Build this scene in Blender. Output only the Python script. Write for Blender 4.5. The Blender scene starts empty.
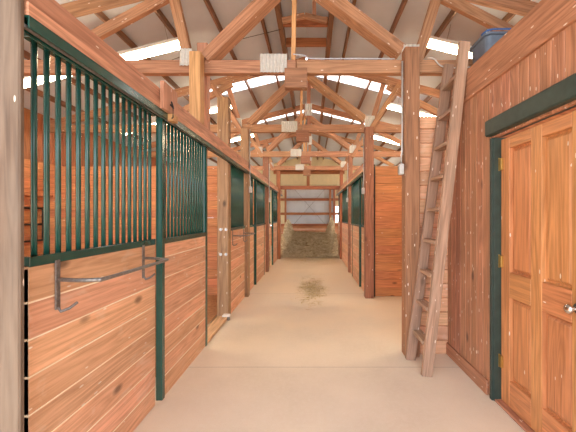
import bpy, bmesh, math, random
from mathutils import Vector, Matrix, noise
random.seed(7)
S = bpy.context.scene
C = S.collection
PI = math.pi

# ------------------------------------------------------------------ materials
def lin(c):
    return tuple(((v/255)/12.92 if v/255 <= .04045 else (((v/255)+.055)/1.055)**2.4) for v in c) + (1,)

class NT:
    def __init__(s, name):
        s.m = bpy.data.materials.new(name); s.m.use_nodes = True
        s.t = s.m.node_tree; s.n = s.t.nodes; s.l = s.t.links
        s.b = s.n['Principled BSDF']
    def new(s, typ, **k):
        n = s.n.new(typ)
        for a, v in k.items(): setattr(n, a, v)
        return n
    def put(s, sock, v):
        if hasattr(v, 'is_output'): s.l.new(v, sock)
        else: sock.default_value = v
    def math(s, op, a, b=0.0, clamp=False):
        n = s.new('ShaderNodeMath', operation=op, use_clamp=clamp)
        s.put(n.inputs[0], a); s.put(n.inputs[1], b); return n.outputs[0]
    def vmath(s, op, a, b):
        n = s.new('ShaderNodeVectorMath', operation=op)
        s.put(n.inputs[0], a); s.put(n.inputs[1], b); return n.outputs[0]
    def mix(s, f, a, b, mode='MIX'):
        n = s.new('ShaderNodeMix', data_type='RGBA', blend_type=mode)
        s.put(n.inputs[0], f); s.put(n.inputs[6], a); s.put(n.inputs[7], b); return n.outputs[2]
    def noise(s, vec, scale, detail=4, dist=0, rough=.55):
        n = s.new('ShaderNodeTexNoise'); s.put(n.inputs['Vector'], vec)
        n.inputs['Scale'].default_value = scale; n.inputs['Detail'].default_value = detail
        n.inputs['Distortion'].default_value = dist; n.inputs['Roughness'].default_value = rough
        return n.outputs[0]
    def ramp(s, f, stops):
        n = s.new('ShaderNodeMapRange', clamp=True); s.put(n.inputs[0], f)
        n.inputs[1].default_value = stops[0]; n.inputs[2].default_value = stops[1]
        return n.outputs[0]
    def bump(s, h, st, dist=.01):
        n = s.new('ShaderNodeBump'); n.inputs['Strength'].default_value = st
        n.inputs['Distance'].default_value = dist; s.put(n.inputs['Height'], h)
        s.l.new(n.outputs[0], s.b.inputs['Normal'])

def wood(name, rgb, axis='X', dark=.55, light=1.12, knots=1.0, flecks=0.0, rough=.6, grey=0.0, var=.14, scuff=.0):
    """Procedural timber: rings and fibres stretched along `axis` of the mesh, knots, paint flecks, each board offset."""
    w = NT(name); base = lin(rgb)
    tc = w.new('ShaderNodeTexCoord').outputs['Object']
    geo = w.new('ShaderNodeNewGeometry').outputs['Random Per Island']
    oi = w.new('ShaderNodeObjectInfo').outputs['Random']
    r = w.math('ADD', geo, w.math('MULTIPLY', oi, 3.7))
    off = w.new('ShaderNodeCombineXYZ')
    for i, k in enumerate((17.3, 31.7, 23.1)): w.put(off.inputs[i], w.math('MULTIPLY', r, k))
    p = w.vmath('ADD', tc, off.outputs[0])
    ia = 'XYZ'.index(axis)
    def sc(a, c): v = [c, c, c]; v[ia] = a; return tuple(v)
    warp = w.noise(w.vmath('MULTIPLY', p, sc(.55, 6.5)), 1, 2, .4)
    rings = w.math('PINGPONG', w.math('MULTIPLY', warp, 11.0), .5)
    rings = w.math('MULTIPLY', rings, 2.0)
    fib = w.noise(w.vmath('MULTIPLY', p, sc(2.4, 70.0)), 1, 5, .2, .65)
    blot = w.noise(w.vmath('MULTIPLY', p, sc(1.0, 3.0)), 1.3, 3)
    dk = tuple(base[i]*dark*(1, .9, .8)[i] for i in range(3)) + (1,)
    lt = tuple(min(1, base[i]*light) for i in range(3)) + (1,)
    f1 = w.math('ADD', w.math('MULTIPLY', rings, .34), w.math('MULTIPLY', w.ramp(fib, (.3, .72)), .66))
    col = w.mix(w.ramp(f1, (.08, .72)), dk, lt)
    col = w.mix(w.ramp(blot, (.35, .72)), col, w.mix(.45, col, dk))
    if grey:
        g = w.noise(w.vmath('MULTIPLY', p, sc(1.5, 9.0)), 1, 4, .3)
        col = w.mix(w.math('MULTIPLY', w.ramp(g, (.35, .65)), grey), col, lin((142, 128, 113)))
    if scuff:
        g = w.noise(w.vmath('MULTIPLY', p, sc(5, 9.0)), 1, 5, .8)
        col = w.mix(w.math('MULTIPLY', w.ramp(g, (.56, .7)), scuff), col, lin((226, 196, 172)))
    if knots:
        v = w.new('ShaderNodeTexVoronoi'); w.put(v.inputs['Vector'], w.vmath('MULTIPLY', p, sc(1.7, 3.4)))
        v.inputs['Scale'].default_value = 1.25
        kn = w.math('SUBTRACT', 1.0, w.ramp(v.outputs['Distance'], (.05, .13)))
        col = w.mix(w.math('MULTIPLY', kn, .8*knots), col, tuple(c*.28 for c in dk[:3]) + (1,))
    if flecks:
        v = w.new('ShaderNodeTexVoronoi'); w.put(v.inputs['Vector'], w.vmath('MULTIPLY', tc, sc(13, 46)))
        v.inputs['Scale'].default_value = 1.0
        sel = w.math('GREATER_THAN', w.math('FRACT', w.math('MULTIPLY', v.outputs['Color'], 7.13)), 1-.16*flecks)
        fk = w.math('MULTIPLY', w.math('LESS_THAN', v.outputs['Distance'], .2), sel)
        col = w.mix(fk, col, lin((236, 220, 204)))
    hs = w.new('ShaderNodeHueSaturation'); w.put(hs.inputs['Color'], col)
    w.put(hs.inputs['Value'], w.math('ADD', 1-var/2, w.math('MULTIPLY', w.math('FRACT', w.math('MULTIPLY', r, 5.37)), var)))
    w.put(hs.inputs['Hue'], w.math('ADD', .493, w.math('MULTIPLY', w.math('FRACT', w.math('MULTIPLY', r, 9.1)), .014)))
    w.l.new(hs.outputs[0], w.b.inputs['Base Color'])
    w.b.inputs['Roughness'].default_value = rough
    w.bump(f1, .25, .004)
    return w.m

def paint(name, rgb, rough=.5, metal=0, spots=.12, sc=30, bump=.05, spec=.5):
    w = NT(name); tc = w.new('ShaderNodeTexCoord').outputs['Object']
    n = w.noise(tc, sc, 5)
    b = lin(rgb)
    col = w.mix(w.ramp(n, (.3, .7)), tuple(c*(1-spots) for c in b[:3])+(1,), tuple(min(1, c*(1+spots)) for c in b[:3])+(1,))
    w.l.new(col, w.b.inputs['Base Color'])
    w.b.inputs['Roughness'].default_value = rough; w.b.inputs['Metallic'].default_value = metal
    w.b.inputs['Specular IOR Level'].default_value = spec
    if bump: w.bump(n, bump, .003)
    return w.m

def woods(name, rgb, **k):
    return {a: wood(name + '_' + a, rgb, a, **k) for a in 'XYZ'}

M_panel = woods('pink_pine', (228, 178, 144), knots=1.0, scuff=.5, flecks=.5, var=.3, dark=.7)
M_beam = woods('beam_fir', (204, 152, 122), knots=.7, flecks=.6, dark=.6)
M_truss = woods('truss_fir', (186, 138, 104), knots=.6, flecks=.6, dark=.5)
M_purlin = woods('purlin_wood', (132, 90, 62), knots=.3)
M_old = woods('old_post', (172, 132, 98), knots=1, flecks=.5, dark=.5, grey=.15)
M_brown = woods('brown_stained', (168, 104, 66), knots=.4, dark=.55)
M_pale = woods('pale_header', (226, 172, 136), knots=.4)
M_light = woods('light_post', (220, 168, 116), knots=.7)
M_post = woods('post_wood', (164, 112, 82), knots=.8, flecks=1.0, grey=.1, dark=.5)
M_grey = woods('weathered_wood', (112, 92, 74), knots=1.2, flecks=.2, grey=.4, dark=.5)
M_part = woods('partition_pine', (208, 140, 94), knots=1.0, flecks=.2, var=.18, dark=.6)
M_siding = woods('siding_wood', (196, 138, 106), knots=1.0, flecks=1.3, grey=.06, var=.2, dark=.5)
M_ladder = woods('ladder_wood', (186, 150, 126), knots=.6, flecks=1.0, grey=.35, dark=.55)
M_door = woods('door_fir', (210, 146, 96), knots=.0, flecks=.3, dark=.6, rough=.42, var=.1)
M_seam = wood('pale_seam', (255, 236, 214), 'Y', knots=0, dark=.9, rough=.9)
M_sill = woods('sill_wood', (216, 178, 136), knots=.3)
M_green = paint('green_paint', (28, 78, 70), .2, 0, .1, 12, 0, .8)
M_gtrim = paint('dark_green_trim', (46, 62, 56), .5, 0, .25, 18)
M_steel = paint('galvanised_steel', (176, 178, 180), .38, .75, .2, 60)
M_dull = paint('dull_steel', (128, 124, 122), .45, .6, .3, 80)
M_black = paint('black_iron', (26, 26, 26), .5)
M_chrome = paint('chrome', (210, 205, 198), .16, 1.0, .03, 10, 0)
M_brass = paint('brass', (196, 160, 92), .35, .8, .1)
M_box = paint('grey_plastic_box', (208, 208, 206), .45)
M_pipe = paint('conduit_grey', (206, 206, 206), .4, .2)
M_tote = paint('blue_grey_plastic', (104, 118, 136), .4, 0, .15, 8)
M_blue = paint('blue_plastic', (56, 100, 170), .4)
M_plate = paint('gusset_white', (205, 203, 198), .45, .1, .1, 40)
M_fix = paint('white_enamel', (225, 222, 218), .4)
M_wire = paint('pale_cable', (190, 200, 214), .5)
M_dwire = paint('dark_cable', (60, 52, 48), .5)
M_roof = paint('roof_lining', (196, 202, 212), .75, 0, .05, 3)
M_cream = paint('cream_metal', (222, 208, 170), .6, 0, .06, 4)
M_greywall = paint('pale_grey_metal', (196, 200, 206), .6, 0, .05, 4)
M_bedding = paint('bedding_dirt', (158, 112, 76), .95, 0, .3, 25, .6)
M_ground = paint('outside_bounce_ground', (188, 172, 150), .95, 0, .15, 5)

def m_floor():
    w = NT('concrete_floor'); tc = w.new('ShaderNodeTexCoord').outputs['Object']
    a = w.noise(tc, 1.1, 4); b = w.noise(tc, 28, 6, 0, .7); c = w.noise(tc, 160, 3)
    col = w.mix(w.ramp(a, (.3, .7)), lin((216, 199, 178)), lin((236, 219, 198)))
    col = w.mix(w.math('MULTIPLY', w.ramp(b, (.45, .72)), .5), col, lin((232, 218, 203)))
    col = w.mix(w.math('MULTIPLY', w.ramp(c, (.6, .75)), .35), col, lin((150, 126, 106)))
    sep = w.new('ShaderNodeSeparateXYZ'); w.put(sep.inputs[0], tc)
    y = w.math('ADD', sep.outputs[1], w.math('MULTIPLY', a, .01))
    far_tint = w.ramp(w.math('ADD', sep.outputs[1], w.math('MULTIPLY', w.math('SUBTRACT', a, .5), 5)), (3.5, 8))  # floor colour turns yellower further down the aisle, edge broken by noise
    col = w.mix(w.math('MULTIPLY', far_tint, .6), col, lin((218, 182, 134)))
    # saw-cut joints every 2.9 m
    d = w.math('ABSOLUTE', w.math('SUBTRACT', w.math('FRACT', w.math('DIVIDE', w.math('ADD', y, 2.75), 2.9)), .0))
    j = w.math('LESS_THAN', d, .0028)
    col = w.mix(w.math('MULTIPLY', j, .5), col, lin((120, 98, 80)))
    w.l.new(col, w.b.inputs['Base Color']); w.b.inputs['Roughness'].default_value = .8
    w.bump(b, .12, .004); return w.m
M_floor = m_floor()

def m_hay(name, a, b):
    w = NT(name); tc = w.new('ShaderNodeTexCoord').outputs['Object']
    n = w.noise(w.vmath('MULTIPLY', tc, (5, 9, 14)), 1, 6, 1.2, .75)
    w.l.new(w.mix(w.ramp(n, (.35, .68)), lin(a), lin(b)), w.b.inputs['Base Color'])
    w.b.inputs['Roughness'].default_value = .95; w.bump(n, 1, .05); return w.m
M_hay = m_hay('hay', (160, 126, 78), (255, 242, 206))
M_straw = m_hay('straw', (196, 160, 100), (250, 232, 190))

def m_trans():
    w = NT('translucent_panel')
    t = w.new('ShaderNodeBsdfTranslucent'); t.inputs[0].default_value = (.95, .94, .9, 1)
    w.l.new(t.outputs[0], w.n['Material Output'].inputs[0]); return w.m
M_trans = m_trans()
def m_tube():
    w = NT('fluorescent_tube'); e = w.new('ShaderNodeEmission')
    e.inputs[0].default_value = (1, .82, .54, 1); e.inputs[1].default_value = 55
    w.l.new(e.outputs[0], w.n['Material Output'].inputs[0]); return w.m
M_tube = m_tube()

# ------------------------------------------------------------------ builders
def bx(bm, x0, x1, y0, y1, z0, z1, b=.003):
    vs = [bm.verts.new((x, y, z)) for x in (x0, x1) for y in (y0, y1) for z in (z0, z1)]
    fs = [bm.faces.new([vs[i] for i in q]) for q in ((0,1,3,2), (4,6,7,5), (0,4,5,1), (2,3,7,6), (0,2,6,4), (1,5,7,3))]
    if b:
        es = list({e for f in fs for e in f.edges})
        bmesh.ops.bevel(bm, geom=es, offset=b, segments=1, affect='EDGES')

def cyl(bm, p0, p1, r, n=12, r2=None):
    p0, p1 = Vector(p0), Vector(p1); d = p1-p0
    q = d.to_track_quat('Z', 'Y').to_matrix().to_4x4()
    bmesh.ops.create_cone(bm, cap_ends=True, segments=n, radius1=r, radius2=r if r2 is None else r2, depth=d.length,
                          matrix=Matrix.Translation((p0+p1)/2) @ q)

def tube(bm, pts, r, n=8):
    pts = [Vector(p) for p in pts]; rings = []
    for i, p in enumerate(pts):
        t = (pts[min(i+1, len(pts)-1)] - pts[max(i-1, 0)]).normalized()
        q = t.to_track_quat('Z', 'Y')
        rings.append([bm.verts.new(p + q @ Vector((r*math.cos(2*PI*k/n), r*math.sin(2*PI*k/n), 0))) for k in range(n)])
    for a, b in zip(rings, rings[1:]):
        for k in range(n): bm.faces.new((a[k], a[(k+1) % n], b[(k+1) % n], b[k]))
    bm.faces.new(rings[0][::-1]); bm.faces.new(rings[-1])

def smooth_pts(pts, k=6):
    pts = [Vector(p) for p in pts]; out = []
    for i in range(len(pts)-1):
        p0, p1, p2, p3 = pts[max(i-1, 0)], pts[i], pts[i+1], pts[min(i+2, len(pts)-1)]
        for j in range(k):
            t = j/k
            out.append(.5*((2*p1)+(p2-p0)*t+(2*p0-5*p1+4*p2-p3)*t*t+(3*p1-p0-3*p2+p3)*t**3))
    return out + [pts[-1]]

def mesh(name, bm, mat, parent=None, loc=(0, 0, 0), smooth=False):
    bmesh.ops.recalc_face_normals(bm, faces=bm.faces)
    me = bpy.data.meshes.new(name); bm.to_mesh(me); bm.free()
    for m_ in (mat if isinstance(mat, tuple) else (mat,)): me.materials.append(m_)
    if smooth:
        for p in me.polygons: p.use_smooth = True
    o = bpy.data.objects.new(name, me); C.objects.link(o)
    o.location = loc
    if parent: o.parent = parent
    return o

def box(name, d, mat, parent=None, b=.003, loc=(0, 0, 0)):
    bm = bmesh.new(); bx(bm, *d, b); return mesh(name, bm, mat, parent, loc)

def tag(o, label, cat, group=None, kind=None):
    o['label'] = label; o['category'] = cat
    if group: o['group'] = group
    if kind: o['kind'] = kind
    return o
def struct(o, label=None):
    o['kind'] = 'structure'
    if label: o['label'] = label
    return o
def thing(name, label, cat, loc=(0, 0, 0), group=None):
    o = bpy.data.objects.new(name, None); C.objects.link(o); o.location = loc
    o.empty_display_size = .1
    return tag(o, label, cat, group)

def beam(name, p0, p1, w, d, mat, parent=None, b=.004, up=(0, 0, 1)):
    """timber from p0 to p1 with its grain along local X; w = width across `up`, d = depth along `up`"""
    p0, p1 = Vector(p0), Vector(p1); v = p1-p0; L = v.length
    x = v.normalized(); y = Vector(up).cross(x)
    if y.length < 1e-4: y = Vector((0, 1, 0))
    y.normalize(); z = x.cross(y)
    bm = bmesh.new(); bx(bm, 0, L, -w/2, w/2, -d/2, d/2, b)
    o = mesh(name, bm, mat['X'], parent)
    m = Matrix((x, y, z)).transposed().to_4x4(); m.translation = p0
    o.matrix_basis = m
    return o

def boards_h(y0, y1, z0, z1, x0, x1, wid, along='Y'):
    """horizontal boards of irregular width, small gaps"""
    bm = bmesh.new(); z = z0; rr = random.Random(int((y0+x0*3)*1000) & 0xffff)
    while z < z1-.01:
        h = wid*rr.uniform(.92, 1.08)
        if z+h > z1-.05: h = z1-z
        j = rr.uniform(0, .003)
        bx(bm, x0+j, x1-j, y0, y1, z+.0015, z+h-.0015, .0025); z += h
    return bm

# ------------------------------------------------------------------ setting
RX = -.1; HR = 4.44; PIT = .25
def roofz(x): return HR - PIT*abs(x-RX)
XL, XR, YN, YF = -4.8, 4.7, -1.2, 15.6
bm = bmesh.new(); bx(bm, XL, XR, YN, YF, -.12, 0, 0)
struct(mesh('floor', bm, M_floor))
bm = bmesh.new(); bx(bm, -40, 40, -40, 50, -.3, -.125, 0)  # unseen ground outside, added to bounce sunlight into the barn
struct(mesh('ground', bm, M_ground))
# stall bedding floors
def dirt(x0, x1, y0, y1):
    bm = bmesh.new(); nx = int((x1-x0)/.15); ny = int((y1-y0)/.15)
    g = [[bm.verts.new((x0+(x1-x0)*i/nx, y0+(y1-y0)*j/ny, .014+.02*noise.noise((i*.4, j*.4, y0)))) for j in range(ny+1)] for i in range(nx+1)]
    for i in range(nx):
        for j in range(ny): bm.faces.new((g[i][j], g[i+1][j], g[i+1][j+1], g[i][j+1]))
    return mesh('stall_bedding', bm, M_bedding, None, (0, 0, .015), True)
tag(dirt(XL+.06, -1.36, 1.4, 5.74), 'brown dirt and shavings on the floor of the near left stall', 'bedding', kind='stuff')

# roof sheets, with translucent strips left open
strips = [(6.08, 6.76), (8.55, 9.15)]
def slab(bm, y0, y1, xa, xb, t=.03):
    v = []
    for y in (y0, y1):
        for x in (xa, xb):
            for dz in (0, t): v.append(bm.verts.new((x, y, roofz(x)+dz)))
    for q in ((0,1,3,2), (4,6,7,5), (0,4,5,1), (2,3,7,6), (0,2,6,4), (1,5,7,3)): bm.faces.new([v[i] for i in q])
bm = bmesh.new(); y = YN-.3; SX0, SX1 = -2.3, 2.1
for a, b in strips: slab(bm, a, b, XL-.3, SX0); slab(bm, a, b, SX1, XR+.3)
for a, b in strips + [(YF+.2, None)]:
    for xa, xb in ((XL-.3, RX), (RX, XR+.3)): slab(bm, y, a, xa, xb)
    if b: y = b
struct(mesh('ceiling', bm, M_roof), 'pale grey lined underside of the pitched barn roof')
k = 1
for a, b in strips:
    for xa, xb in ((SX0, RX), (RX, SX1)):
        bm = bmesh.new(); vs = [bm.verts.new((x, yy, roofz(x)+.012)) for x, yy in ((xa, a-.02), (xb, a-.02), (xb, b+.02), (xa, b+.02))]
        bm.faces.new(vs); struct(mesh('window_%d' % k, bm, M_trans), 'bright translucent roof strip'); k += 1

# outer walls
def vwall_x(name, x0, x1, y0, y1, z0, z1, mat, bw=.2):
    bm = bmesh.new(); y = y0
    while y < y1-.02:
        e = min(y1, y+bw); bx(bm, x0, x1, y+.0015, e-.0015, z0, z1, .003); y = e
    return mesh(name, bm, mat)
bm = boards_h(YN, 10.9, 0, 2.4, XL-.03, XL, .19); struct(mesh('wall_left', bm, M_part['Y']))
bm = bmesh.new(); y = YN
bx(bm, XL-.05, XL-.031, YN, 10.9, 0, 3.25, 0)
while y < YF: bx(bm, XL-.03, XL, y+.002, y+.225, 2.4, 3.25, .004); y += .23
struct(mesh('wall_left_upper', bm, M_brown['Z']))
bm = boards_h(YN, 10.9, 0, 3.2, XR, XR+.03, .19); bx(bm, XR+.03, XR+.05, YN, 10.9, 0, 3.2, 0); struct(mesh('wall_right_outer', bm, M_part['Y']))

# far gable wall : boards low, pale grey panel in the middle, ribbed cream metal elsewhere, window hole at right
def ribs(bm, x0, x1, z0, z1, y, step=.23, gable=False):
    if not gable: bx(bm, x0, x1, y+.012, y+.04, z0, z1, 0)
    else:
        v = [bm.verts.new(c) for c in ((x0, y+.015, z0), (x1, y+.015, z0), (x1, y+.015, roofz(x1)), (RX, y+.015, HR), (x0, y+.015, roofz(x0)))]
        bm.faces.new(v)
    x = x0
    while x < x1-.01:
        e = min(x+step, x1); zz = min(z1, roofz(x)-.0, roofz(e)) if gable else z1
        bx(bm, x+.004, e-.004, y, y+.03, z0, zz, .009); x = e
WX0, WX1, WZ0, WZ1 = 1.14, 1.30, 1.12, 1.92
bm = bmesh.new()
ribs(bm, XL, XR, 2.80, 9, YF, gable=True)
ribs(bm, XL, -1.25, 1.0, 2.80, YF); ribs(bm, 1.04, WX0, 1.0, 2.80, YF); ribs(bm, WX1, XR, 1.0, 2.80, YF)
ribs(bm, WX0, WX1, 1.0, WZ0, YF); ribs(bm, WX0, WX1, WZ1, 2.80, YF)
struct(mesh('wall_far', bm, M_cream), 'cream ribbed metal gable wall at the far end')
bm = bmesh.new(); ribs(bm, -1.25, 1.04, .98, 2.80, YF, .46)
struct(mesh('wall_far_middle', bm, M_greywall))
bm = bmesh.new(); z = 0
while z < .96: bx(bm, XL, XR, YF-.04, YF+.02, z, z+.155, .003); z += .16
struct(mesh('wall_far_lower', bm, M_part['X']))
t = thing('window_5', 'narrow bright window in the far wall', 'window', ((WX0+WX1)/2, YF, WZ0)); struct(t); del t['category']
hw = (WX1-WX0)/2; hh = WZ1-WZ0
bm = bmesh.new()
for d in ((-hw-.04, -hw, -.03, .02, -.04, hh+.04), (hw, hw+.04, -.03, .02, -.04, hh+.04), (-hw, hw, -.03, .02, -.04, 0), (-hw, hw, -.03, .02, hh, hh+.04)): bx(bm, *d)
mesh('window_frame', bm, M_part['Z'], t)
w = NT('window_glass'); w.b.inputs['Transmission Weight'].default_value = 1; w.b.inputs['Roughness'].default_value = 0; w.b.inputs['IOR'].default_value = 1.01
bm = bmesh.new(); bx(bm, -hw, hw, -.004, .0, 0, hh, 0); mesh('pane', bm, w.m, t)
# framing on the far wall
t = thing('wall_framing', 'brown girts and studs framing the pale grey panel of the far wall', 'wall framing', (0, YF-.09, 0))
for z in (1.0, 1.55, 2.24, 2.84):
    beam('girt', (-1.6, 0, z), (1.7, 0, z), .06, .12, M_brown, t)
for x in (-1.28, .88, 1.07):
    beam('stud', (x, -.03, .1), (x, -.03, 2.9), .1, .09, M_brown, t)
for s in (-1, 1):
    bm = bmesh.new(); tube(bm, [(-.12-s*.75, .05, 1.05), (-.12+s*.75, .05, 2.75)], .008, 6)
    mesh('cross_brace', bm, M_dull, t)

# ------------------------------------------------------------------ right front room: siding wall, trim, door
WRX = 1.42; RY = 3.36; DY0, DY1, DZ = 1.68, 2.50, 2.05
bm = bmesh.new()
def sid(y0, y1, z0, z1, bw=.1):
    y = y1
    while y > y0+.01:
        e = max(y0, y-bw); bx(bm, WRX, WRX+.03, e+.0015, y-.0015, z0, z1, .004); y = e
sid(DY1, RY, 0, 2.5); sid(DY0, DY1, DZ, 2.5); sid(YN, DY0, 0, 2.5)
struct(mesh('wall_right', bm, M_siding['Z']), 'reddish vertical board wall with the door')
bm = bmesh.new(); bx(bm, WRX-.022, WRX+.03, YN, RY+.01, 2.49, 2.76, .004)
struct(mesh('trim_1', bm, M_siding['Y']), 'wide horizontal board along the top of the right wall')
bm = bmesh.new(); bx(bm, WRX-.02, WRX, DY1+.07, RY, .0, .12, .004)
struct(mesh('baseboard_right', bm, M_siding['Y']))
bm = boards_h(0, 0, 0, 1, 0, 1, 1); bm.free()
bm = bmesh.new(); z = 0
while z < 2.47: bx(bm, 1.09, WRX, RY-.02, RY+.02, z+.001, min(z+.141, 2.48), .004); z += .147
struct(mesh('wall_corner', bm, M_panel['X']), 'short wall of horizontal boards behind the ladder')
bm = bmesh.new(); z = 0
while z < 2.7: bx(bm, WRX+.03, XR, RY-.02, RY+.02, z+.001, min(z+.145, 2.74), .003); z += .147
struct(mesh('wall_corner_side', bm, M_part['X']))
bm = bmesh.new(); bx(bm, WRX+.03, XR, YN, RY, 2.70, 2.74, 0)
struct(mesh('ceiling_room', bm, M_siding['Y']))
# door
dr = thing('door_1', 'orange varnished four-panel wooden door', 'door', (WRX, DY1, 0)); struct(dr); del dr['category']
W = DY1-DY0-.03
def D(u0, u1, z0, z1, x0=.045, x1=.085): return (x0, x1, -.02-u1, -.02-u0, z0, z1)
bm = bmesh.new()
bx(bm, *D(0, .105, .02, DZ-.02)); bx(bm, *D(W-.115, W, .02, DZ-.02)); bx(bm, *D(.335, .44, .02, DZ-.02))
mesh('stile', bm, M_door['Z'], dr)
bm = bmesh.new()
for a, b in ((.105, .335), (.44, W-.115)):
    for z0, z1 in ((.02, .215), (.835, 1.02), (1.945, DZ-.02)): bx(bm, *D(a, b, z0, z1))
mesh('rail', bm, M_door['Y'], dr)
for a, b in ((.105, .335), (.44, W-.115)):
    for z0, z1 in ((.215, .835), (1.02, 1.945)):
        bm = bmesh.new()
        # raised panel : bevelled moulding frame stepping back, then the field
        loops = []
        for ins, dx in ((0, .047), (.004, .072), (.012, .074), (.034, .058), (.037, .058)):
            loops.append([bm.verts.new((dx, -.02-u, z)) for u, z in ((a+ins, z0+ins), (b-ins, z0+ins), (b-ins, z1-ins), (a+ins, z1-ins))])
        for l0, l1 in zip(loops, loops[1:]):
            for i in range(4): bm.faces.new((l0[i], l0[(i+1) % 4], l1[(i+1) % 4], l1[i]))
        bm.faces.new(loops[-1])
        mesh('door_panel', bm, M_door['Z'], dr)
for z in (.32, 1.09, 1.84):
    bm = bmesh.new(); bx(bm, .028, .046, -.05, -.004, z-.045, z+.045, .002); cyl(bm, (.034, -.012, z-.05), (.034, -.012, z+.05), .007)
    mesh('hinge', bm, M_brass, dr)
bm = bmesh.new()
cyl(bm, (.046, -.02-W+.065, .93), (.038, -.02-W+.065, .93), .032, 24)
cyl(bm, (.04, -.02-W+.065, .93), (.0, -.02-W+.065, .93), .011, 16)
bmesh.ops.create_uvsphere(bm, u_segments=20, v_segments=12, radius=.028, matrix=Matrix.Translation((-.012, -.02-W+.065, .93)) @ Matrix.Diagonal((.75, 1, 1, 1)))
mesh('door_knob', bm, M_chrome, dr, smooth=True)
bm = bmesh.new(); bx(bm, -.006, .10, -.014, -.002, 0, DZ); bx(bm, -.018, -.002, -.004, .028, 0, DZ); mesh('door_jamb', bm, M_gtrim, dr)
bm = bmesh.new(); bx(bm, .0, .10, DY0-DY1-.02, -.01, 0, .018); mesh('threshold', bm, M_siding['Y'], dr)
bm = bmesh.new(); bx(bm, -.05, .10, DY0-DY1-.4, .045, 2.065, 2.19, .01)
struct(mesh('trim_2', bm, M_gtrim, None, (WRX, DY1, 0)), 'dark green board over the door')

# ------------------------------------------------------------------ stall fronts
BAR_ME = {}
def bar_mesh(z0, z1, r=.012):
    k = (z0, z1)
    if k not in BAR_ME:
        bm = bmesh.new(); cyl(bm, (0, 0, z0), (0, 0, z1), r, 14)
        me = bpy.data.meshes.new('bar'); bm.to_mesh(me); bm.free(); me.materials.append(M_green)
        for p in me.polygons: p.use_smooth = len(p.vertices) == 4
        BAR_ME[k] = me
    return BAR_ME[k]
def grille(t, L, s, x, z0=1.255, z1=2.2, step=.0635):
    n = max(2, int(round(L/step))-1)
    for i in range(n):
        o = bpy.data.objects.new('bar', bar_mesh(z0, z1)); C.objects.link(o); o.parent = t
        o.location = (x, L*(i+.7)/(n+.4), 0)
def stall_front(label, x, y0, y1, s, door=False, group=None, topz=1.235):
    """x = aisle-side face of the boards; s = direction from the face into the stall (-1 left row, +1 right row)"""
    t = thing('stall_door' if door else 'stall_panel', label, 'sliding door' if door else 'stall panel', (x, y0, 0), group)
    L = y1-y0; a, b = sorted((0, s*.038))
    m = .045 if door else 0
    bm = bmesh.new(); z = .03 if door else .0; rr = random.Random(int(y0*977)+int(x*31))
    while z < topz-.02:
        h = .155*rr.uniform(.94, 1.06)
        if z+h > topz-.04: h = topz-z
        j = rr.uniform(0, .0015)
        bx(bm, a+j, b-j, m, L-m, z+.0032, z+h-.0032, .002); z += h
    old = set(bm.faces); bx(bm, a+.0022, b-.0022, m, L-m, .035, topz-.02, 0)
    for f in bm.faces:
        if f not in old: f.material_index = 1
    mesh('board_panel', bm, (M_panel['Y'], M_seam), t)
    box('middle_rail', (a-.004, b+.004, m, L-m, topz-.012, topz+.032), M_green, t)
    box('top_rail', (a, b, m, L-m, 2.195, 2.222), M_green, t)
    grille(t, L-2*m, s, s*.019)
    for c in t.children[-200:]:
        if c.name.startswith('bar'): c.location.y += m
    if door:
        for q in (0, L-m): box('stile', (a-.006, b+.006, q, q+m, .03, 2.205), M_green, t)
    return t
LX = -1.19
stall_front('near left stall panel: green bars over pine boards, steel rack on it', LX, 1.345, 2.43, -1)
stall_front('nearest green-framed sliding stall door with bars, standing proud on the left', -1.148, 2.44, 3.50, -1, True)
stall_front('barred stall panel beyond the bolted post on the left', LX, 4.66, 5.66, -1)
stall_front('narrow barred panel on the left just beyond the post with a grey box', LX, 5.86, 6.55, -1)
stall_front('second sliding stall door on the left, tall green edge post', -1.148, 6.56, 7.72, -1, True)
stall_front('short barred panel on the left before the third aisle post', LX, 7.74, 8.2, -1)
stall_front('barred panel on the left just past the third aisle post', LX, 8.42, 9.2, -1)
stall_front('third sliding stall door on the left, near the hay end', -1.12, 9.2, 10.3, -1, True)
stall_front('last barred panel on the left, beside the hay', LX, 10.84, 12.2, -1)
RXF = .98
stall_front('barred panel on the right just past the brown corner post', RXF, 5.78, 6.36, 1)
stall_front('sliding stall door on the right with tall green edge', .945, 6.36, 7.5, 1, True)
stall_front('barred panel on the right before the aisle post', RXF, 7.52, 8.1, 1)
stall_front('long barred panel on the right past the second aisle post', RXF, 8.34, 10.5, 1)
stall_front('farthest barred panel on the right, beside the hay', RXF, 10.84, 12.0, 1)
# strut seams: headers and tracks
def header(lab, xa, xb, y0, y1, lab2):
    s = 1 if xa < 0 else -1
    t = thing('header_beam', lab, 'beam', (xa, y0, 2.236)); L = y1-y0
    a, b = sorted((0, xb-xa))
    box('upper_board', (a, b, 0, L, .055, .155), M_beam['Y'], t)
    a2, b2 = sorted((0, xb-xa+s*.008))
    box('lower_board', (a2, b2, 0, L, 0, .055), M_pale['Y'], t)
    t2 = thing('door_track', lab2, 'door track', (xa, y0, 2.236))
    a3, b3 = sorted((s*.0, s*.052))
    bm = bmesh.new()
    bx(bm, a3, b3, 0, L, -.008, -.0005, .001); bx(bm, a3, a3+.006, 0, L, -.05, -.008, .001); bx(bm, b3-.006, b3, 0, L, -.05, -.008, .001)
    mesh('rail', bm, M_green, t2)
    bm = bmesh.new(); bx(bm, (a3+b3)/2-.009, (a3+b3)/2+.009, 0, L, -.048, -.034, .002); mesh('runner', bm, M_dull, t2)
header('long reddish header beam over the left row of stalls', -1.17, -1.13, 1.265, 12.2, 'dark green sliding-door track under the left header beam')
header('reddish header beam over the right row of stalls', .955, .92, 5.8, 12.0, 'dark green sliding-door track under the right header beam')
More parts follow.
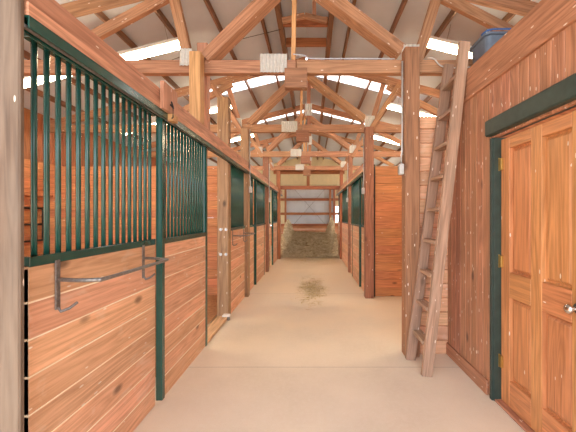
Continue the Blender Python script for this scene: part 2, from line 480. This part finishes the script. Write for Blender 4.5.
# block with latch hung on the left header
t = thing('hanger_block', 'pink wooden block with black latch on the left header beam', 'wooden block', (-1.122, 2.36, 2.235))
box('block', (0, .03, 0, .24, .0, .205), M_beam['Z'], t)
box('stop', (.0, .05, .12, .2, -.055, -.002), M_light['X'], t)
bm = bmesh.new(); tube(bm, [(.033, .12, .09), (.045, .12, .05), (.045, .12, -.03), (.034, .12, -.04)], .006); tube(bm, [(.035, .1, .06), (.035, .15, .05)], .006)
mesh('latch', bm, M_black, t)
# sill of the open doorway and white guide
tag(box('door_sill', (-1.32, -1.17, 3.5, 4.48, 0.002, .045), M_sill['Y'], b=.005), 'pale wooden sill board across the open stall doorway', 'sill')
t = thing('door_guide', 'small white and steel door guide at the foot of bolted post', 'door guide', (-1.19, 4.44, .0))
bm = bmesh.new(); bx(bm, -.05, .05, -.03, .05, .046, .07, .004); mesh('plate', bm, M_fix, t)
bm = bmesh.new(); cyl(bm, (.035, -.02, .002), (.035, -.02, .045), .02, 14); mesh('roller', bm, M_dull, t)

# steel blanket racks
def rack(lab, x, y0, L=.76, h=1.145):
    t = thing('blanket_rack', lab, 'blanket rack', (x+.001, y0, h))
    for yy in (0, L):
        bm = bmesh.new(); bx(bm, 0.0005, .008, yy-.014, yy+.014, -.14, .09, .002)
        tube(bm, [(.006, yy, -.13), (.02, yy, -.15), (.045, yy+.02, -.14), (.06, yy+.05, -.12)], .007); mesh('bracket', bm, M_dull, t, smooth=False)
    bm = bmesh.new()
    tube(bm, smooth_pts([(.008, 0, 0), (.1, -.02, 0), (.19, -.01, 0), (.215, .06, 0), (.215, L-.14, 0), (.19, L-.08, 0), (.1, L-.03, 0), (.008, L, 0)], 6), .0095, 10)
    mesh('bar', bm, M_dull, t, smooth=True); return t
rack('bent galvanised blanket rack on the near left stall boards', LX, 1.49)
rack('dark blanket rack on the second left stall panel', LX, 4.78)

# ------------------------------------------------------------------ posts
def post(lab, x0, x1, y0, y1, z1, mat, z0=0, group=None):
    t = box('wooden_post', (x0, x1, y0, y1, 0, z1-z0), mat['Z'], b=.006, loc=(0, 0, 0))
    # move origin to its base
    cx, cy = (x0+x1)/2, (y0+y1)/2
    t.data.transform(Matrix.Translation((-cx, -cy, 0))); t.location = (cx, cy, z0)
    return tag(t, lab, 'post', group)
post('weathered grey board post at the left edge of the picture', -1.30, -1.13, 1.235, 1.262, 3.3, M_grey)
post('light yellow stub post standing on the left header beam', -1.25, -1.135, 3.25, 3.38, 3.12, M_light, 2.40)
post('reddish stub post behind the light one on left header', -1.26, -1.145, 3.50, 3.60, 3.34, M_beam, 2.40)
bp = post('weathered stall post with bolts left of the aisle', -1.335, -1.175, 4.50, 4.64, 3.12, M_old)
for z in (1.25, .90):
    for dx in (-.03, .045):
        bm = bmesh.new(); cyl(bm, (dx, -.085, z), (dx, -.068, z), .013, 6); cyl(bm, (dx, -.073, z), (dx, -.069, z), .02, 14); mesh('bolt', bm, M_steel, bp)
post('thin brown post with conduit, left of aisle', -1.27, -1.13, 5.68, 5.82, 3.0, M_old)
post('third brown post left of aisle', -1.27, -1.12, 8.22, 8.38, 3.0, M_post)
post('last post left of aisle, at the hay', -1.19, -1.06, 10.66, 10.8, 3.0, M_brown)
post('big knotty brown post beside the leaning ladder', .95, 1.10, 3.26, 3.395, 3.17, M_post)
post('brown corner post right of aisle at the board partition', .93, 1.08, 5.58, 5.74, 3.0, M_post)
post('second slim brown post right of aisle', .93, 1.04, 8.16, 8.30, 3.0, M_post)
post('last post right of aisle, at the hay', .93, 1.04, 10.66, 10.8, 3.0, M_brown)

# partitions of horizontal boards across the stalls
def partition(lab, x0, x1, y, h):
    bm = bmesh.new(); z = 0.0; rr = random.Random(int(y*100)+int(x0*7))
    while z < h-.02:
        e = z+.155*rr.uniform(.93, 1.07)
        if e > h-.05: e = h
        bx(bm, x0, x1, y, y+.04, z+.003, e-.003, .004); z = e
    return tag(mesh('stall_partition', bm, M_part['X']), lab, 'partition')
partition('orange board partition behind the open left stall doorway', XL, -1.28, 5.78, 2.34)
partition('left board partition farther down, past second stall', XL, -1.28, 8.28, 2.34)
partition('orange knotty board partition right of the corner post', 1.13, XR, 5.72, 2.32)
partition('right board partition farther down the row', 1.06, XR, 8.2, 2.32)
tag(box('edge_strip', (1.082, 1.125, 5.70, 5.76, 0, 2.36), M_black), 'black vertical strip between corner post and right partition', 'strip')
# back wall bars seen in near left stall
t = thing('barred_opening', 'black iron bars on the back wall of the near left stall', 'window bars', (XL+.01, 4.6, 1.0))
bm = bmesh.new()
for z in (.0, .28, .56): bx(bm, 0.0, .03, 0, 1.1, z, z+.03, .003)
for y_ in (0, 1.07): bx(bm, 0, .03, y_, y_+.03, 0, .6, .003)
mesh('bars', bm, M_black, t)
box('shelf', (0, .12, -.1, 1.17, .78, .82), M_part['Y'], t)

# ------------------------------------------------------------------ trusses
def truss(lab, y, n):
    t = thing('roof_truss', lab, 'roof truss', (0, y, 2.96), 'roof trusses')
    P = lambda x, z, dy=0: (x, dy, z-2.96)
    beam('bottom_chord', P(XL+.02, 3.03), P(-.17, 3.03), .08, .14, M_truss, t)
    beam('bottom_chord', P(-.165, 3.03), P(XR-.02, 3.03), .08, .14, M_truss, t)
    for s in (-1, 1):
        e = XL if s < 0 else XR
        beam('top_chord', P(RX+s*.01, 4.27), P(e*.99, 4.27-PIT*abs(e*.99-RX)), .07, .13, M_truss, t)
    beam('king_post', P(-.20, 3.11), P(-.165-.02, 4.2), .045, .045, M_light, t)
    if n: beam('king_post', P(-.06, 3.11, .08), P(-.06, 4.2, .08), .05, .07, M_post, t)
    beam('brace', P(-1.14, 3.12, .02), P(-.22, 4.03, .02), .18, .12, M_truss, t)
    beam('brace', P(.955, 3.20, .02), P(-.15, 4.03, .02), .18, .12, M_truss, t)
    if n == 0:
        beam('strut', P(-1.32, 3.1), P(-1.50, 3.86), .09, .10, M_truss, t)
        beam('strut', P(1.13, 3.1), P(1.36, 3.86), .09, .10, M_truss, t)
    else:
        for q in (-1, 1):
            c = -.12
            beam('strut', P(c+q*1.2, 3.1), P(c+q*1.42, 3.84), .06, .09, M_truss, t)
            beam('strut', P(c+q*1.14, 2.94, -.08), P(c+q*1.68, 3.80, -.08), .06, .09, M_truss, t)
    beam('web', P(-2.8, 3.1, -.02), P(-1.45, 3.84, -.02), .06, .11, M_truss, t)
    beam('web', P(2.7, 3.1, -.02), P(1.36, 3.80, -.02), .06, .11, M_truss, t)
    box('splice_block', (-.285, -.05, -.13, -.041, -.19, .015), M_post['X'], t)
    def plate(x0, x1, z0, z1, yy):
        bm = bmesh.new(); m = int((x1-x0)/.018); pr = None
        for i in range(m+1):
            x = x0+(x1-x0)*i/m; d = .014*(i % 2)
            a, b = bm.verts.new((x, yy-d, z0-2.96)), bm.verts.new((x, yy-d, z1-2.96))
            if pr: bm.faces.new((pr[0], a, b, pr[1]))
            pr = (a, b)
        g = bmesh.ops.extrude_face_region(bm, geom=bm.faces[:])
        for v in g['geom']:
            if isinstance(v, bmesh.types.BMVert): v.co.y += .0015
        mesh('gusset_plate', bm, M_plate, t)
    plate(-.55, -.265, 2.96, 3.155, -.05)
    plate(.95, 1.13, 3.05, 3.25, -.06)
    plate(-1.40, -1.265, 3.03, 3.21, -.055)
    if n: plate(-.13, .0, 3.28, 3.5, .03)
for i, (y, l) in enumerate(((3.44, 'nearest timber roof truss, resting at the big post by the ladder'),
                            (5.84, 'second timber roof truss, above the brown corner post'),
                            (8.24, 'third timber roof truss down the aisle'),
                            (10.64, 'farthest timber roof truss, before the hay'))): truss(l, y, i)
# purlins along the roof
for i in range(8):
    for s in (-1, 1):
        x = -.08+s*(.63+.59*i)
        if not XL < x < XR: continue
        side = 'left' if s < 0 else 'right'
        o = beam('purlin', (x, YN, roofz(x)-.047), (x, YF, roofz(x)-.047), .038, .085, M_purlin)
        ords = ('first', 'second', 'third', 'fourth', 'fifth', 'sixth', 'seventh', 'eighth')
        tag(o, 'slim roof purlin, %s out from the ridge on the %s slope' % (ords[i], side), 'purlin', 'roof purlins')
for s, x in ((-1, -.46), (1, .27)):
    o = beam('ridge_purlin', (x, YN, roofz(x)-.085), (x, YF, roofz(x)-.085), .07, .16, M_purlin)
    tag(o, 'thick long purlin just %s of the ridge' % ('left' if s < 0 else 'right'), 'purlin')
for y, l in ((4.65, 'nearer'), (5.2, 'middle'), (6.9, 'farther')):
    o = beam('ridge_block', (-.42, y, 4.26), (.23, y, 4.26), .05, .13, M_brown)
    tag(o, 'short cross block between the ridge purlins, %s one' % l, 'roof block')
t = thing('ridge_vent_frame', 'small peaked timber frame at the ridge above the centre', 'vent frame', (RX, 4.3, 4.1))
beam('leg', (-.13, 0, 0), (-.13, 0, .28), .05, .05, M_truss, t); beam('leg', (.13, 0, 0), (.13, 0, .28), .05, .05, M_truss, t)
beam('rafter', (-.3, 0, -.04), (0, 0, .03), .05, .07, M_truss, t); beam('rafter', (.3, 0, -.04), (0, 0, .03), .05, .07, M_truss, t)

# ------------------------------------------------------------------ fluorescent fixtures
def fixture(lab, x0, x1, z0, y):
    s = -1 if x1 < 0 else 1
    t = thing('fluorescent_light', lab, 'light fixture', (x0, y, z0), 'fluorescent lights over the stalls')
    L = abs(x1-x0); ang = math.atan(.25)
    bm = bmesh.new(); bx(bm, 0, L, -.085, .085, .03, .07, .006); h = mesh('housing', bm, M_fix, t)
    tb = []
    for yy in (-.045, .045):
        bm = bmesh.new(); cyl(bm, (.03, yy, .006), (L-.03, yy, .006), .018, 10); tb.append(mesh('tube', bm, M_tube, h))
    bm = bmesh.new()
    for u in (.25, L-.25): tube(bm, [(u, 0, .08), (u, 0, .8)], .003, 5)
    hg = mesh('hanger_chain', bm, M_dull, t)
    zr = roofz(x0)-z0
    bpy.data.objects.remove(hg)
    bm = bmesh.new()
    for u in (.25, L-.25): tube(bm, [(u, 0, .075), (u, 0, (zr)*.97)], .003, 5)
    mesh('hanger_chain', bm, M_dull, t)
    t.rotation_euler = (0, ang if s > 0 else ang, 0 if s > 0 else PI)
    return t
for y, a in ((4.2, 'nearest'), (6.6, 'second'), (9.0, 'third')):
    fixture('lit white fluorescent light over the left stalls, %s one' % a, -1.62, -4.0, 3.70, y)
    fixture('lit white fluorescent light over the right side, %s one' % a, 1.50, 3.9, 3.70, y)

# ------------------------------------------------------------------ ladder
t = thing('ladder', 'old wooden ladder leaning on the right wall by the big post', 'ladder', (1.0, 2.88, 0))
y2 = .33
for yy in (0, y2):
    o = beam('side_rail', (0.03-(.045 if yy else 0), yy, .0), Vector((.385, yy+.03, 2.97 if yy else 3.02)), .045, .095, M_ladder, t, up=(1, 0, 0))
k = 0; z = .29
while z < 2.8:
    f = z/3.04; x = .03+f*.355-.02*(1-f)
    bm = bmesh.new(); bx(bm, x-.045, x+.045, .022+f*.03, y2-.022+f*.03, z-.017, z+.017, .003)
    mesh('rung', bm, M_ladder['Y'], t); z += .303

# ------------------------------------------------------------------ conduit and switch boxes
def conduit(lab, x, y, zb, zt, s):
    t = thing('outlet_box', lab, 'electrical box', (x, y, zb))
    bm = bmesh.new(); a, b = sorted((0, s*.045)); bx(bm, a, b, -.035, .035, 0, .11, .006); mesh('box', bm, M_box, t)
    bm = bmesh.new(); bx(bm, (s*.045 if s > 0 else s*.05), (s*.05 if s > 0 else s*.045), -.028, .028, .015, .095, .001); mesh('cover', bm, M_steel, t)
    bm = bmesh.new(); tube(bm, [(s*.02, 0, .11), (s*.02, 0, .2), (s*.012, 0, .24), (s*.012, 0, zt-zb)], .010, 8); mesh('conduit', bm, M_pipe, t, smooth=True)
conduit('grey outlet box with conduit on the big post by the ladder', .95, 3.33, 1.87, 3.05, -1)
conduit('small pale outlet box on the corner post right of aisle', .93, 5.68, 1.83, 2.9, -1)
conduit('tiny pale outlet box on the second post right of aisle', .93, 8.22, 1.80, 2.8, -1)
conduit('pale outlet box with conduit on thin post left of aisle', -1.13, 5.76, 1.86, 3.0, 1)
conduit('tiny pale outlet box on third post left of aisle', -1.12, 8.3, 1.80, 2.8, 1)

# cables
def cable(lab, pts, r, mat):
    bm = bmesh.new(); tube(bm, smooth_pts(pts, 8), r, 6); tag(mesh('cable', bm, mat, smooth=True), lab, 'cable')
cable('pale cable lying along the top of the nearest truss chord', [(-.2, 3.40, 3.16), (-.08, 3.39, 3.14), (0, 3.39, 3.108), (.4, 3.40, 3.112), (.88, 3.40, 3.11)], .006, M_wire)
cable('grey cable looping between the big post and the ladder', [(1.22, 3.38, 3.11), (1.28, 3.37, 3.10), (1.36, 3.37, 3.02), (1.5, 3.37, 3.0), (1.7, 3.37, 3.01)], .007, M_pipe)
cable('thin dark cable strung across the left roof slope', [(-2.6, 4.9, 3.66), (-1.6, 4.75, 3.92), (-.46, 4.7, 4.18)], .004, M_dwire)

# ------------------------------------------------------------------ tote on the room top
t = thing('storage_tub', 'blue-grey plastic tub with blue rim on top of the right wall', 'tub', (1.80, 3.12, 2.765))
def ring(bm, hw, hd, z, r=.05, n=5):
    out = []
    for cx, cy, a0 in ((hw-r, hd-r, 0), (-hw+r, hd-r, PI/2), (-hw+r, -hd+r, PI), (hw-r, -hd+r, 1.5*PI)):
        for i in range(n):
            a = a0+PI/2*i/(n-1); out.append(bm.verts.new((cx+r*math.cos(a), cy+r*math.sin(a), z)))
    return out
bm = bmesh.new(); prof = [(.165, .14, 0), (.175, .15, .2), (.185, .16, .35), (.20, .175, .355), (.20, .175, .375), (.18, .155, .375), (.155, .13, .03)]
R_ = [ring(bm, *p) for p in prof]
for a, b in zip(R_, R_[1:]):
    for i in range(len(a)): bm.faces.new((a[i], a[(i+1) % len(a)], b[(i+1) % len(a)], b[i]))
bm.faces.new(R_[0]); bm.faces.new(R_[-1]); mesh('tub_body', bm, M_tote, t, smooth=False)
bm = bmesh.new(); tube(bm, smooth_pts([(-.2, -.1, .38), (-.17, -.18, .385), (0, -.185, .39), (.17, -.18, .385), (.2, -.05, .38)], 5), .009)
mesh('rim_cord', bm, M_blue, t, smooth=True)

# ------------------------------------------------------------------ far frame at the hay
t = thing('end_frame', 'brown header frame with short centre post before the hay', 'frame', (0, 10.84, 2.36))
beam('header', (-1.12, .02, .04), (.98, .02, .04), .08, .12, M_brown, t)
beam('upper_header', (-1.3, 0, .56), (1.1, 0, .56), .08, .12, M_brown, t)
beam('centre_post', (-.13, 0, .10), (-.13, 0, .5), .1, .1, M_brown, t)

# ------------------------------------------------------------------ hay
def hay_h(x, y):
    st = lambda a, b, v: (lambda q: q*q*(3-2*q))(min(1, max(0, (v-a)/(b-a))))
    n1 = noise.noise((x*2.0, y*2.0, 0)); n2 = noise.noise((x*6, y*6, 3)); n3 = noise.noise((x*17, y*17, 5))
    edge = 12.9+.35*n1
    h = .03+.12*st(10.9, 12.8, y) + .36*st(edge, edge+.22, y) + .14*st(edge, 15, y)
    side = st(11.1, 11.7, y)
    h += side*(.55+.2*n2)*st(-.78, -1.12, x) if x < 0 else side*(.62+.2*n2)*st(.62, .9, x)
    h += (.07*n1+.07*n2+.05*n3)*st(10.9, 11.5, y)
    return max(.006, h)
bm = bmesh.new(); nx, ny = 110, 200; x0, x1, y0, y1 = -1.14, .925, 10.9, 15.3
g = [[bm.verts.new((x0+(x1-x0)*i/nx, y0+(y1-y0)*j/ny, hay_h(x0+(x1-x0)*i/nx, y0+(y1-y0)*j/ny))) for j in range(ny+1)] for i in range(nx+1)]
for i in range(nx):
    for j in range(ny): bm.faces.new((g[i][j], g[i+1][j], g[i+1][j+1], g[i][j+1]))
def strand(bm, x, y, z, L, r=.004):
    a = random.uniform(0, PI); e = random.uniform(-.5, .5)
    d = Vector((math.cos(a)*math.cos(e), math.sin(a)*math.cos(e), math.sin(e)))*L/2
    p = Vector((x, y, z)); q = Vector((-math.sin(a), math.cos(a), 0))*r; u = Vector((0, 0, r))
    v = [bm.verts.new(p+c) for c in (-d-q, -d+u, -d+q, d-q, d+u, d+q)]
    bm.faces.new((v[0], v[1], v[4], v[3])); bm.faces.new((v[1], v[2], v[5], v[4])); bm.faces.new((v[2], v[0], v[3], v[5]))
for _ in range(5000):
    x = random.uniform(-1.02, .8); y = random.uniform(11.0, 15)
    strand(bm, x, y, hay_h(x, y)+random.uniform(0, .05), random.uniform(.1, .22), .007)
tag(mesh('hay_pile', bm, M_hay), 'loose heap of hay filling the far end of the aisle', 'hay', kind='stuff')
bm = bmesh.new()
for _ in range(420):
    r = random.gauss(0, 1)
    x = .0+random.gauss(0, .12); y = 6.3+random.gauss(0, .5)
    strand(bm, x, y, .008, random.uniform(.08, .2), .005)
for _ in range(500):
    x = random.uniform(-.9, .78); y = 10.85-abs(random.gauss(0, .6)); strand(bm, x, y, .01, random.uniform(.08, .2), .006)
for v in bm.verts: v.co.z = max(.001, v.co.z*.25+.003)
tag(mesh('hay_wisps', bm, M_straw), 'thin wisps of straw scattered on the concrete aisle', 'straw', kind='stuff')

# ------------------------------------------------------------------ light, world, camera
wd = bpy.data.worlds.new('world'); S.world = wd; wd.use_nodes = True
bg = wd.node_tree.nodes['Background']; bg.inputs[0].default_value = (.88, .93, 1, 1); bg.inputs[1].default_value = 4.2
sun = bpy.data.lights.new('sun', 'SUN'); sun.energy = 9; sun.angle = .02; sun.color = (1, .95, .88)
so = bpy.data.objects.new('sun', sun); C.objects.link(so); so.rotation_euler = (math.radians(28), math.radians(12), 0)

cam = bpy.data.cameras.new('camera'); co = bpy.data.objects.new('camera', cam); C.objects.link(co)
cam.sensor_width = 36; cam.lens = 20; cam.shift_x = -24/576; cam.clip_start = .02
co.location = (0, 0, 1.44); co.rotation_euler = (PI/2, 0, 0)
S.camera = co
S.view_settings.view_transform = 'Standard'; S.view_settings.look = 'None'
S.view_settings.gamma = 1; S.view_settings.use_curve_mapping = False
S.view_settings.exposure = 0.2
